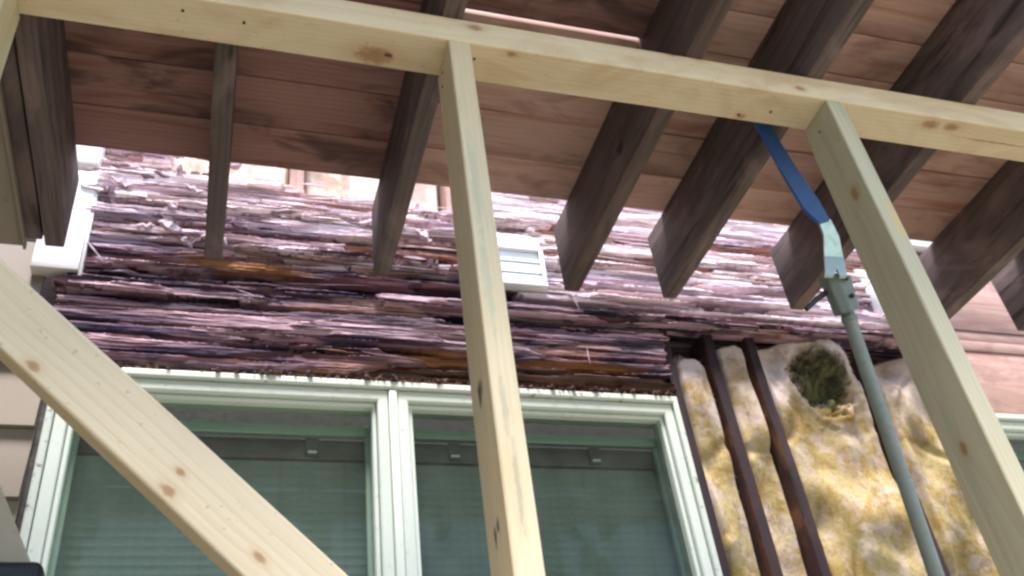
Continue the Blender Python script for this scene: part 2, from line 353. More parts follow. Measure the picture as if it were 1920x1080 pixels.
t.links.new(m2.outputs[0], t.nodes['Material Output'].inputs[0]); MAT['glass'] = b.m

b = NB('ground_soil'); co = b.obj(False)
g1 = b.noise(co, 0.6, 5, 0.6); g2 = b.noise(co, 9.0, 5, 0.7)
MAT['ground'] = b.fin(b.mix(b.ramp(g1, 0.35, 0.6), b.mix(g2, (0.13, 0.13, 0.075), (0.19, 0.19, 0.115)), b.mix(g2, (0.17, 0.153, 0.128), (0.245, 0.225, 0.19))), 0.95, 0.1)

# ================================================================== the setting
GZ = -2.85
bm = bmesh.new(); bmesh.ops.create_grid(bm, x_segments=40, y_segments=40, size=150)
for v in bm.verts: v.co.z = GZ
tag(link('ground', bm_me('ground', bm), MAT['ground']), kind='structure')
# dark rooms and the cavity behind the open wall
room = tag(link('room_wall', bm_me('room_wall', box_bm(6.4, 0.02, 3.6, c=(0.7, 0.9, -1.05))), MAT['room']), kind='structure')

# ================================================================== porch roof: joists and deck boards
ZJ, HJ = 0.152, 0.2; ZD = ZJ + HJ; YE = -0.225; YD = -0.331; YF = -1.24
roof = empty('porch_roof', (0.3, -0.9, ZJ), 'old brown porch roof of joists and deck boards above the new framing', 'roof')
def joist(x, w=0.038, z0=ZJ, z1=ZD, ye=YE, smears=(), label=None, mat='joist', tilt=0.0):
    c = (x, (ye + YF) / 2, (z0 + z1) / 2)
    bmj = box_bm(ye - YF, w, z1 - z0, 0.003, 2, 10, 0.0007)
    o = link('joist', bm_me('joist', bmj, 40), MAT[mat], roof, frame_m(c, (0, 1, 0)))
    if label: o['label'] = label
    return o
JX = [-0.749, -0.429, -0.054, 0.418, 0.682, 1.056, 1.5215, 1.815, 2.22, 2.62]
b_m = {}
stamp = wood('joist_stamped', (0.125, 0.09, 0.08), (0.06, 0.041, 0.036), streak=(0.032, 0.024, 0.022), streak_amt=0.65, stain=(0.20, 0.14, 0.13), stain_amt=0.5, ring=22, contrast=0.8, rough=0.8, vary=0,
    smears=((-0.644 - (YE + YF) / 2, 0.019, -0.03, 0.020, 0.02, 0.018, (0.02, 0.018, 0.018)),))
MAT['joist_stamp'] = stamp
for i, x in enumerate(JX):
    joist(x, mat='joist_stamp' if i == 3 else 'joist', ye=YE + (0.0, -0.004, 0.0, 0.002, -0.003, 0.0, 0.004, 0.01, 0, 0)[i])
joist(-0.790, 0.036, ZJ + 0.006, ZD - 0.004, YE - 0.012)          # second ply of the doubled edge joist
# deck boards, cut on the joists
ye = [YD]
rnd = random.Random(3)
seams = [YD, -0.4545, -0.588, -0.708, -0.8285, -0.938, -1.06, -1.18, -1.26]
deck_pt = 0.0185
for r in range(len(seams) - 1):
    y1, y0 = seams[r], seams[r + 1]
    cuts = [-0.82] + ([-0.054] if r < 6 else [-0.429]) + ([0.418] if r in (0, 2, 3, 4, 5, 7) else []) + ([0.682] if r in (1, 6) else []) + ([1.056] if r % 2 == 0 else [1.5215]) + [2.75]
    for a, c in zip(cuts, cuts[1:]):
        g0, g1 = 0.0012, 0.0012
        dz = rnd.uniform(0, 0.003)
        if r == 3 and a > -0.1 and c < 0.45: g0 = 0.0045
        if r == 4 and a > -0.1 and c < 0.45: g1 = 0.0045
        if r == 1 and a == -0.054: g0 = 0.0018
        if r == 0 and a == 0.418: g0 = 0.0016
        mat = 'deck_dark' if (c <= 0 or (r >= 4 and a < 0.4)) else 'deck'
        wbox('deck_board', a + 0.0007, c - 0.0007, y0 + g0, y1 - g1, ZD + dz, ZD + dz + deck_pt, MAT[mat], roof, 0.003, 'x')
# felt on the boards, left open over the cracks through which daylight shows
zf = ZD + deck_pt + 0.0035
bm = bmesh.new()
def felt(x0, x1, y0, y1):
    q = box_bm(x1 - x0, y1 - y0, 0.004, c=((x0 + x1) / 2, (y0 + y1) / 2, zf + 0.002)); tmp = bpy.data.meshes.new('t'); q.to_mesh(tmp); q.free(); bm.from_mesh(tmp); bpy.data.meshes.remove(tmp)
ys = [YD - 0.004, -0.448, -0.461, -0.578, -0.598, -0.815, -0.842, -1.265]
holes = {1: (0.72, 1.04), 3: (0.17, 0.40), 5: (-0.01, 0.40)}
for k in range(len(ys) - 1):
    if k in holes: felt(-0.83, holes[k][0], ys[k + 1], ys[k]); felt(holes[k][1], 2.75, ys[k + 1], ys[k])
    else: felt(-0.83, 2.75, ys[k + 1], ys[k])
link('roofing_felt', bm_me('roofing_felt', bm), MAT['felt'], roof)

# soffit beside the roof
so = empty('soffit', (-1.2, -1.0, 0.13), 'dull tan painted soffit panel left of the doubled joist', 'soffit')
wbox('panel', -1.75, -0.806, YF, -0.235, 0.140, 0.152, MAT['soffit'], so, 0.001, 'y')
wbox('edge_strip', -0.8055, -0.800, YF, -0.230, 0.134, 0.150, MAT['siding'], so, 0.001, 'y')
wbox('top_cover', -1.75, -0.83, YF, -0.235, 0.34, 0.36, MAT['dark'], so, 0.001, 'y')

# ================================================================== temporary stud wall
D = 0.950; PT, PB = 0.1515, 0.089
frame = empty('stud_wall', (0.3, -0.91, GZ), 'new pale lumber stud wall propping up the old porch roof', 'stud wall')
px0, px1 = -1.3, 1.75
link('top_plate', bm_me('top_plate', box_bm(px1 - px0, 0.082, PT - PB, 0.0035, 3, 12, 0.0006)), MAT['plate'], frame, Matrix.Translation(((px0 + px1) / 2, -D + 0.041, (PT + PB) / 2)))['label'] = 'pale knotty top plate'
def fstud(x0, mat, label):
    z0, z1 = GZ + 0.04, PB + 0.0005
    m = frame_m((x0 + 0.019, -D + 0.0445 + 0.0015, (z0 + z1) / 2), (0, 0, 1), (0, 1, 0))
    o = link('stud', bm_me('stud', box_bm(z1 - z0, 0.038, 0.089, 0.0035, 3, 12, 0.0006)), MAT[mat], frame, m); o['label'] = label; return o
zc = (GZ + 0.04 + PB) / 2
def lz(z): return z - zc
BLK = (0.05, 0.05, 0.045); GRN = (0.40, 0.44, 0.29, 0.5)
# local axes of a stud: x = world z, y = world x, z = world y  (y sign checked below)
MAT['stud_mid'] = wood('stud_mid_wood', (0.66, 0.56, 0.37), (0.52, 0.40, 0.235), streak=(0.42, 0.42, 0.28), streak_amt=0.3, ring=36, contrast=0.6, vary=0,
    smears=((lz(-0.588), -0.019, 0.0, 0.016, 0.012, 0.012, BLK), (lz(-0.60), -0.019, 0.004, 0.016, 0.012, 0.006, BLK), (lz(-0.782), -0.019, -0.008, 0.010, 0.010, 0.006, BLK), (lz(-0.790), -0.019, 0.006, 0.016, 0.010, 0.006, BLK),
            (lz(-0.64), -0.004, -0.0445, 0.05, 0.005, 0.01, (0.30, 0.31, 0.22, 0.5)), (lz(-0.25), -0.006, -0.0445, 0.14, 0.006, 0.01, GRN), (lz(-0.44), -0.006, -0.0445, 0.10, 0.008, 0.01, GRN), (lz(-0.75), 0.0, -0.0445, 0.07, 0.004, 0.01, (0.24, 0.25, 0.18, 0.5))),
    stain=(0.58, 0.42, 0.20), stain_amt=0.35)
MAT['stud_right'] = wood('stud_right_wood', (0.52, 0.475, 0.32), (0.39, 0.33, 0.20), streak=(0.34, 0.34, 0.21), streak_amt=0.4, ring=36, contrast=0.7, vary=0,
    knots=((lz(-0.13), -0.019, -0.01, 0.009), (lz(-0.646), -0.019, 0.005, 0.007)), smears=((lz(-0.22), 0.008, -0.0445, 0.05, 0.01, 0.01, (0.60, 0.44, 0.18)),))
fstud(-0.777, 'stud', 'stud at the left end of the frame')
fstud(-0.065, 'stud_mid', 'middle stud with black smudges')
fstud(0.687, 'stud_right', 'right stud crossing the old insulation')
sole = wbox('sole_plate', px0, px1, -D, -D + 0.089, GZ + 0.002, GZ + 0.04, MAT['stud'], frame, 0.003, 'x')
# diagonal brace nailed to the back of the studs
up0, up1 = Vector((-0.627, 0, -0.443)), Vector((-0.242, 0, -0.813)); lo0, lo1 = Vector((-0.650, 0, -0.529)), Vector((-0.357, 0, -0.822))
dr = (up1 - up0).normalized(); nrm = Vector((-dr.z, 0, dr.x)); nrm = nrm if nrm.z < 0 else -nrm
wid = ((lo0 + lo1) / 2 - (up0 + up1) / 2).dot(nrm)
mid = (up0 + up1) / 2 + nrm * wid / 2; ctr = Vector((mid.x, -0.862 + 0.019, mid.z)) + dr * 0.575
mb = frame_m(ctr, dr, (0, 1, 0))
o = link('brace', bm_me('brace', box_bm(2.15, wid, 0.038, 0.004, 3, 14, 0.0005)), None, frame, mb); o['label'] = 'diagonal brace with small orange knots'
inv = mb.inverted()
kn = [tuple(inv @ Vector(p)) for p in ((-0.608, -0.862, -0.560), (-0.439, -0.862, -0.720), (-0.428, -0.862, -0.696), (-0.334, -0.862, -0.800))]
MAT['brace'] = wood('brace_wood', (0.68, 0.575, 0.39), (0.55, 0.415, 0.235), spots=0.25, knots=[(*kn[0], 0.0055), (*kn[1], 0.006), (*kn[2], 0.0042), (*kn[3], 0.005)], ring=22, contrast=0.75, pith=(0, 0.035, 0.012), vary=0)
o.data.materials.append(MAT['brace'])
# nails driven through plate and studs
me = bm_me('nail', tube_bm([(0, 0, 0.004), (0, 0, -0.0012), (0, 0, -0.0018)], [0.0026, 0.0026, 0.001], 10))
for p in ((-0.402, -0.918, PB), (-0.497, -0.923, PB), (-0.012, -0.917, PB), (0.529, -0.882, PB), (0.59, -0.90, PB)):
    link('nail', me, MAT['nail'], frame, Matrix.Translation(p))
for p in ((-0.065, -0.895, 0.066), (-0.065, -0.885, 0.04), (0.687, -0.90, 0.05)):
    link('nail', me, MAT['nail'], frame, Matrix.Translation(p) @ Matrix.Rotation(math.radians(90), 4, 'Y'))

# ================================================================== house wall
hw = empty('house_wall', (0.3, 0.05, GZ), 'opened up house wall with old studs, tan siding and bare planks', 'wall')
# lap siding left of the window
for k in range(19):
    z1 = 0.325 - 0.1605 * k + 0.0; z0 = z1 - 0.1585
    if k == 0: z1 = 0.34
    bm = box_bm(1.03, 0.012, z1 - z0 + 0.012, 0.0012, 1)
    x1 = -0.752 if z1 < 0.1 else -0.80
    m = Matrix.Translation((x1 - 0.515, -0.004, (z0 + z1) / 2)) @ Matrix.Rotation(math.radians(-5), 4, 'X')
    link('siding_board', bm_me('siding_board', bm, 40), MAT['siding'], hw, m)
wbox('corner_board', -0.7515, -0.7405, 0.0, 0.02, GZ, 0.19, MAT['dark'], hw, 0.001, 'z')
wbox('upper_wall', -1.8, 3.0, 0.06, 0.10, 0.9, 2.6, MAT['trim'], hw, 0.002, 'x')
wbox('back_board', -1.8, 3.0, 0.105, 0.125, 0.0, 0.95, MAT['old_stud'], hw, 0.002, 'x')
wbox('back_board', 0.775, 1.72, 0.105, 0.125, GZ, -0.0005, MAT['old_stud'], hw, 0.002, 'x')
# studs
for x0, x1, zt in ((0.762, 0.789, 0.228), (0.899, 0.929, 0.222), (1.036, 1.064, 0.224), (1.405, 1.435, 0.215), (1.660, 1.695, 0.21)):
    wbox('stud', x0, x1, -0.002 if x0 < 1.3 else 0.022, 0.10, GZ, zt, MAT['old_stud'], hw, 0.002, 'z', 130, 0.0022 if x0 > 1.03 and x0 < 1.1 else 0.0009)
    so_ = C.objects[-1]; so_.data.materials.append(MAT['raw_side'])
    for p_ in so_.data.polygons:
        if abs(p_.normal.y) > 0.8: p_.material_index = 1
for x0, x1 in ((-0.655, -0.625), (-0.252, -0.214), (0.188, 0.222), (0.66, 0.695)):
    wbox('stud', x0, x1, 0.004, 0.10, 0.50, 0.898, MAT['plank'], hw, 0.002, 'z', 8, 0.001)
# bare planks right of the insulation
for z0, z1, dy in ((0.312, 0.60, 0.0), (0.270, 0.310, 0.004), (0.230, 0.268, -0.002), (0.004, 0.228, 0.002)):
    wbox('sheathing_plank', 1.70, 2.98, -0.004 + dy, 0.024 + dy, z0, z1, MAT['plank'], hw, 0.002, 'x')
# wall below the windows
for k in range(9):
    wbox('siding_board', -0.74, 0.755, 0.0, 0.02, GZ + 0.16 * k, GZ + 0.16 * k + 0.158, MAT['siding'], hw, 0.002, 'x')
    wbox('siding_board', 1.70, 2.98, 0.0, 0.02, GZ + 0.16 * k, GZ + 0.16 * k + 0.158, MAT['siding'], hw, 0.002, 'x')
bm = bmesh.new(); V = []; n = 34  # unseen wing wall, added to shade the left faces of studs and joists
for k in range(n):
    z0 = GZ + 0.16 * k
    a_ = [bm.verts.new(p) for p in ((-2.02, 0.0, z0), (-2.02, -4.2, z0), (-2.035, -4.2, z0 + 0.16), (-2.035, 0.0, z0 + 0.16))]; bm.faces.new(a_)
    c_ = [bm.verts.new(p) for p in ((-2.02, 0.0, z0), (-2.02, -4.2, z0), (-2.036, -4.2, z0), (-2.036, 0.0, z0))]; bm.faces.new(c_)
bmesh.ops.translate(bm, vec=(0, 0, 0), verts=bm.verts)
tag(link('unseen_shade_wall', bm_me('unseen_shade_wall', bm), MAT['siding']), kind='structure')
MAT['batt_top_lit'] = insul_mat('insulation_upper_lit', dirt=0.35, pink=0.7, topz=1.6, y0=(0.62, 0.45, 0.34), y1=(0.74, 0.64, 0.56), white=(0.80, 0.72, 0.70))  # insulation colour lightened for the overexposed daylight along the top

# ------------------------------------------------------------------ rotten rim boards
rotten = empty('rotten_rim_board', (0.3, 0.0, 0.0), 'rotten splintered brown boards, tinted purple for the gap light, above the big window', 'rotten boards')
def strata(name, x0, x1, zlo, zhi, y0, thick, back, mat, seed, lay=5, rag=(0.012, 0.012), fresh=0.5, dx=0.0055, dz=0.0021, xr=0.015, fz=30.0, hole=None, bulge=0.0, chip=0.13, major=2, jit=0.005):
    nx = max(8, int((x1 - x0) / dx)); zs = [zlo, zhi]
    X = np.linspace(x0, x1, nx)
    f = lambda z: np.interp(X, [p[0] for p in z], [p[1] for p in z]) if isinstance(z, (list, tuple)) else np.full(nx, z)
    def ragged(a, sd):
        n = fbm(X * 3, X * 0 + sd, 3, sd) - 0.5
        st = np.floor(fbm(X * 5, X * 0 + sd + 3, 2, sd + 5) * 6) / 6 - 0.5
        fi = fbm(X * 60, X * 0 + sd + 9, 3, sd + 2) - 0.5
        return a * (1.1 * n + 1.0 * st + 0.45 * fi)
    lo = f(zlo) + ragged(rag[0], seed + 1); hi = f(zhi) + ragged(rag[1], seed + 2)
    hi = np.maximum(hi, lo + 0.006)
    nz = max(5, int(np.max(hi - lo) / dz)); S = np.linspace(0, 1, nz)
    XX = np.repeat(X[:, None], nz, 1); SS = np.repeat(S[None, :], nx, 0); ZZ = lo[:, None] + (hi - lo)[:, None] * SS
    wx = XX + 0.03 * (fbm(XX * 3, ZZ * 30, 2, seed + 7) - .5)
    e = fbm(wx * 1.25 + seed, (ZZ + 0.012 * (fbm(XX * 4, ZZ * 6, 3, seed + 3) - .5)) * fz, 4, seed)
    e = np.clip((e - 0.22) / 0.56, 0, 1)
    q = e * lay; t = np.floor(q) + sst(q - np.floor(q), 0.0, 0.12); t = t / lay
    fine = fbm(XX * 16, ZZ * 330, 3, seed + 20) - 0.5; med = fbm(XX * 9, ZZ * 90, 3, seed + 21) - .5
    Y = y0 + 0.25 * thick - 1.55 * thick * t - 0.004 * fine - 0.004 * med - bulge * (1 - (2 * SS - 1) ** 2)
    edge = 1 - np.minimum(1, np.minimum(SS, 1 - SS) * (hi - lo)[:, None] / 0.004); Y = Y + edge ** 2 * 0.002
    fr = sst(1 - t, 0.55, 0.8) * sst(fbm(XX * 2.2, ZZ * 14, 3, seed + 31), 0.44 - 0.3 * (fresh - .5), 0.58 - 0.3 * (fresh - .5))
    def hsh(a, c2, k):
        h = np.sin(a * 12.9898 + c2 * 78.233 + k * 37.719 + seed * 3.1) * 43758.5453; return h - np.floor(h)
    for (rows, ln, pm, dp, k) in ((52.0, 9.0, chip * .6, 0.016, 1), (24.0, 3.6, chip * .75, 0.030, 2)):     # brown rot breaks the wood into little blocks
        zr = np.floor((ZZ + 0.010 * (fbm(XX * 2.5, ZZ * 8, 3, seed + 61) - .5) + 0.004 * (fbm(XX * 22, ZZ * 30, 2, seed + 62) - .5)) * rows)
        xb = np.floor((XX + 0.02 * (fbm(ZZ * 160, XX * 4, 2, seed + 63) - .5)) * (ln * (0.55 + 0.9 * hsh(zr, zr * 0 + 1, k))) + 9 * hsh(zr, zr * 0, k))
        hb = hsh(xb, zr, k); miss = (hb < pm).astype(float)
        Y = Y + miss * dp * (0.55 + 0.6 * hsh(xb, zr, k + 5)) - (1 - miss) * jit * (hsh(xb, zr, k + 9) - .5)
        fr = np.maximum(fr, miss * (0.35 + 0.5 * hsh(xb, zr, k + 3)))
    rk = random.Random(seed * 3 + 1); crack = np.zeros_like(Y)
    for _ in range(int(2 + (x1 - x0) * (np.mean(hi - lo)) * 80)):   # long drying cracks that follow the grain
        zc = rk.uniform(float(np.min(lo)), float(np.max(hi))); xc = rk.uniform(x0, x1); hl = rk.uniform(0.08, 0.45); wdt = rk.uniform(0.0012, 0.0042)
        zl = zc + 0.010 * (fbm(XX * 2.2, XX * 0 + zc * 50, 3, seed + 77) - .5) + 0.003 * (fbm(XX * 25, XX * 0 + zc * 50, 2, seed + 78) - .5)
        crack = np.maximum(crack, (1 - sst(np.abs(ZZ - zl), wdt * .5, wdt * 1.5)) * (1 - sst(np.abs(XX - xc), hl * .7, hl)))
    Y = Y + 0.020 * crack
    for _ in range(major):                                           # wide open splits
        zc = rk.uniform(float(np.min(lo)) + .006, float(np.max(hi)) - .006); xc = rk.uniform(x0, x1); hl = rk.uniform(0.12, 0.38)
        zl = zc + 0.020 * (fbm(XX * 1.8, XX * 0 + zc * 50, 3, seed + 87) - .5) + 0.006 * (fbm(XX * 14, XX * 0 + zc * 50, 3, seed + 88) - .5)
        wdt = (0.0035 + 0.0075 * fbm(XX * 9, XX * 0 + zc * 9, 3, seed + 89)) * (1 - sst(np.abs(XX - xc), hl * .55, hl)) - 0.0015
        Y = np.where(np.abs(ZZ - zl) < wdt, Y + 0.05, Y)
    if hole is not None:
        for (hx, hz, rx, rz, dp) in hole:
            d = np.sqrt(((XX - hx) / rx) ** 2 + ((ZZ - hz) / rz) ** 2) + 0.5 * (fbm(XX * 20, ZZ * 90, 3, seed + 41) - .5)
            h = 1 - sst(d, 0.75, 1.05); Y = Y + dp * h; fr = np.maximum(fr, h)
    XX = XX.copy(); ends = (fbm(ZZ * 120, ZZ * 0 + seed, 3, seed + 51) - .5) * 2 * xr
    XX += ends * np.exp(-np.minimum(XX - x0, x1 - XX) / 0.03)
    P = np.stack([XX, np.minimum(Y, back - 0.002), ZZ], -1)
    return link(name, grid_mesh(name, P, back, fr, sharp=22), MAT[mat], rotten)
# bottom header board, crumbled along its lower right edge
strata('rotten_board', -0.765, 0.757, [(-0.77, 0.012), (-0.1, 0.012), (0.02, 0.055), (0.3, 0.062), (0.757, 0.058)], [(-0.77, 0.178), (-0.2, 0.176), (0.1, 0.185), (0.757, 0.172)], -0.016, 0.012, 0.03, 'rot', 3, 3, (0.010, 0.016), 0.55, fz=9.0, chip=0.02, major=6, jit=0.0015,
       hole=[(0.12, 0.075, 0.16, 0.022, 0.018), (0.5, 0.072, 0.22, 0.014, 0.016)])
strata('crumbling_strip', -0.70, 0.765, -0.0148, [(-0.7, 0.022), (-0.15, 0.030), (0.0, 0.040), (0.765, 0.046)], 0.0, 0.014, 0.03, 'rot_crumb', 9, 3, (0.0, 0.010), 0.4, fz=60)
strata('rotten_board', -0.10, 0.76, 0.038, 0.075, 0.012, 0.010, 0.04, 'rot_red', 61, 3, (0.004, 0.004), 0.9)
# middle board, ends in a ragged break
strata('rotten_board', -0.765, 0.075, [(-0.77, 0.205), (0.075, 0.188)], [(-0.77, 0.256), (-0.3, 0.262), (0.075, 0.240)], -0.018, 0.018, 0.03, 'rot', 14, 3, (0.012, 0.010), 0.45, xr=0.05, major=3, chip=0.05, jit=0.003)
strata('rotten_board', 0.02, 0.762, 0.172, 0.214, 0.008, 0.018, 0.04, 'rot_dark_shade', 19, 4, (0.012, 0.012), 0.35)
strata('rotten_board', 0.30, 0.76, 0.168, 0.198, -0.010, 0.012, 0.03, 'rot', 23, 4, (0.010, 0.008), 0.4, xr=0.05)
# the thin ledge strip
strata('ledge_strip', -0.02, 1.655, [(-0.02, 0.212), (0.8, 0.222), (1.655, 0.222)], [(-0.02, 0.244), (0.8, 0.251), (1.655, 0.250)], -0.030, 0.014, 0.02, 'rot', 27, 3, (0.006, 0.006), 0.2, bulge=0.004, xr=0.04, chip=0.03)
# recessed wood behind, coloured near black to deepen the shade of the gaps
strata('backing_board', -0.775, 1.66, 0.165, 0.50, 0.085, 0.012, 0.10, 'rot_dark_shade', 33, 4, (0.0, 0.0), -0.6, dx=0.012, chip=0.0)
# ledge board with the shadow line beneath
strata('rotten_board', -0.74, 0.34, [(-0.74, 0.272), (-0.45, 0.292), (0.0, 0.300), (0.34, 0.296)], [(-0.74, 0.330), (-0.3, 0.336), (0.34, 0.338)], -0.022, 0.020, 0.03, 'rot', 38, 5, (0.008, 0.014), 0.35, xr=0.03)
strata('rotten_board', 0.36, 1.655, [(0.36, 0.272), (0.8, 0.270), (1.655, 0.262)], [(0.36, 0.345), (1.0, 0.338), (1.655, 0.322)], -0.026, 0.018, 0.03, 'rot_pale', 44, 5, (0.010, 0.014), 0.35, xr=0.03)
# upper field: overlapping split layers
lay = [(-0.745, 0.35, 0.325, 0.372, -0.006, 'rot_grey', 52), (-0.745, 0.24, 0.360, 0.405, -0.012, 'rot_grey', 57), (-0.25, 0.36, 0.388, 0.432, 0.006, 'rot_red', 63), (-0.745, -0.12, 0.392, 0.448, -0.016, 'rot_grey', 66),
       (-0.24, 0.36, 0.420, 0.462, 0.002, 'rot_red', 71), (-0.74, 0.02, 0.440, 0.492, -0.014, 'rot_pale', 76), (-0.05, 0.38, 0.452, 0.500, -0.010, 'rot_grey', 79), (-0.74, 0.18, 0.482, 0.540, -0.018, 'rot_pale', 83), (0.10, 0.45, 0.492, 0.556, -0.008, 'rot_pale', 88),
       (-0.73, 0.30, 0.528, 0.580, -0.008, 'rot_pale', 93), (-0.73, -0.24, 0.562, 0.622, -0.004, 'rot_pale', 97), (-0.20, 0.34, 0.566, 0.602, 0.0, 'rot_pale', 99),
       (0.40, 1.655, 0.330, 0.385, -0.014, 'rot_pale', 103), (0.40, 1.655, 0.372, 0.430, -0.020, 'rot_pale', 107), (0.40, 0.95, 0.418, 0.470, -0.010, 'rot_red', 111), (0.90, 1.655, 0.418, 0.478, -0.016, 'rot_pale', 113), (0.42, 1.655, 0.462, 0.520, -0.008, 'rot_pale', 118), (0.42, 1.655, 0.508, 0.560, 0.0, 'rot_red', 121)]
for (x0, x1, z0, z1, y, m, sd) in lay:
    strata('split_layer', x0, x1, z0, z1, y, 0.022, 0.034, m, sd, 4, (0.014, 0.020), 0.55, xr=0.045)
# paler top plank, in good shape
strata('top_plank', 0.30, 1.66, [(0.3, 0.556), (1.66, 0.566)], [(0.3, 0.70), (1.66, 0.72)], -0.014, 0.008, 0.02, 'rot_pale', 131, 3, (0.008, 0.01), 0.2, xr=0.02, chip=0.03)
# broken rubble of the top left corner
strata('split_layer', -0.73, -0.56, 0.60, 0.70, 0.0, 0.03, 0.04, 'rot_pale', 137, 5, (0.02, 0.03), 0.6, fz=25)
# splinters
def splinter_me(i):
    rr = random.Random(100 + i); n = 7; bm = bmesh.new(); rings = []
    L = 1.0
    for k in range(n):
        s = k / (n - 1); w = math.sin(math.pi * min(max(s, 0.03), 0.97)) ** 0.55 * rr.uniform(0.6, 1.1); x = (s - .5) * L
        oy = 0.25 * math.sin(s * 5 + i) + rr.uniform(-.15, .15); oz = 0.35 * math.sin(s * 3 + 2 * i) + rr.uniform(-.2, .2)
        rings.append([bm.verts.new((x, oy + w * c[0] * rr.uniform(.6, 1.1), oz + w * c[1] * rr.uniform(.6, 1.1))) for c in ((-.5, -.4), (-.45, .4), (.5, .45), (.45, -.45))])
    for a, c in zip(rings, rings[1:]):
        for k in range(4): bm.faces.new((a[k], a[(k + 1) % 4], c[(k + 1) % 4], c[k]))
    bm.faces.new(rings[0]); bm.faces.new(rings[-1][::-1]); return bm_me('splinter', bm)
SP = [[splinter_me(i + 20 * j) for i in range(8)] for j in range(4)]
SPM = ['rot', 'rot_pale', 'rot_red', 'rot_grey']
for j in range(4):
    for me in SP[j]: me.materials.append(MAT[SPM[j]])
rs = random.Random(11)
def splint(x, z, y, L, w, ang, tilt, j):
    m = Matrix.Translation((x, y, z)) @ Matrix.Rotation(ang, 4, 'Y') @ Matrix.Rotation(tilt, 4, 'Z') @ Matrix.Diagonal((L, w * .8, w, 1))
    link('splinter', rs.choice(SP[j]), None, rotten, m)
for k in range(190):
    x = rs.uniform(-0.70, 1.60); z = rs.choice((rs.uniform(0.27, 0.60), rs.uniform(0.33, 0.58), rs.uniform(0.05, 0.25)))
    if x > 0.70 and z < 0.25: continue
    if z < 0.25 and rs.random() < 0.75: continue
    if x > 0.4 and rs.random() < 0.45: continue
    if 0.29 < x < 0.47 and 0.3 < z < 0.56: continue
    j = 0 if z < 0.3 else rs.choice((1, 1, 0, 2)); j = 2 if rs.random() < 0.15 else j
    splint(x, z, rs.uniform(-0.042, -0.022), rs.uniform(0.05, 0.30), rs.uniform(0.0025, 0.0085), rs.gauss(0.0, 0.025), rs.gauss(0, 0.06), j)
for k in range(30):                                                  # broken chunks in the upper left
    splint(rs.uniform(-0.72, -0.35), rs.uniform(0.36, 0.66), rs.uniform(-0.055, -0.02), rs.uniform(0.025, 0.07), rs.uniform(0.012, 0.028), rs.gauss(0.1, 0.25), rs.gauss(0, 0.35), rs.choice((1, 1, 0, 0, 3)))
for (x, z, L, w, a, j) in ((0.505, 0.262, 0.05, 0.004, 1.15, 1), (0.513, 0.085, 0.05, 0.0035, 1.52, 1), (0.275, 0.138, 0.016, 0.003, 1.4, 1), (-0.35, 0.205, 0.05, 0.003, 0.3, 1), (-0.70, 0.295, 0.07, 0.006, 0.9, 1), (-0.44, 0.375, 0.05, 0.03, 0.1, 1), (0.10, 0.445, 0.05, 0.03, 0.35, 1), (-0.05, 0.47, 0.05, 0.02, -0.2, 1)):
    splint(x, z, -0.05, L, w, a, 0.1, j)
# crumbs lying along the window head
bm = bmesh.new()
for k in range(520):
    x = rs.uniform(-0.70, 0.74); s = abs(rs.gauss(0, 0.0028)) + 0.0012
    q = bmesh.ops.create_icosphere(bm, subdivisions=1, radius=s, matrix=Matrix.Translation((x, rs.uniform(-0.040, -0.006), -0.0135 + s * .5 + abs(rs.gauss(0, .002)))))
    for v in q['verts']: v.co += Vector((rs.uniform(-1, 1), rs.uniform(-1, 1), rs.uniform(-1, 1))) * s * 0.5
o = link('crumbs', bm_me('crumbs', bm), MAT['rot_crumb'], rotten); o['kind'] = 'stuff'

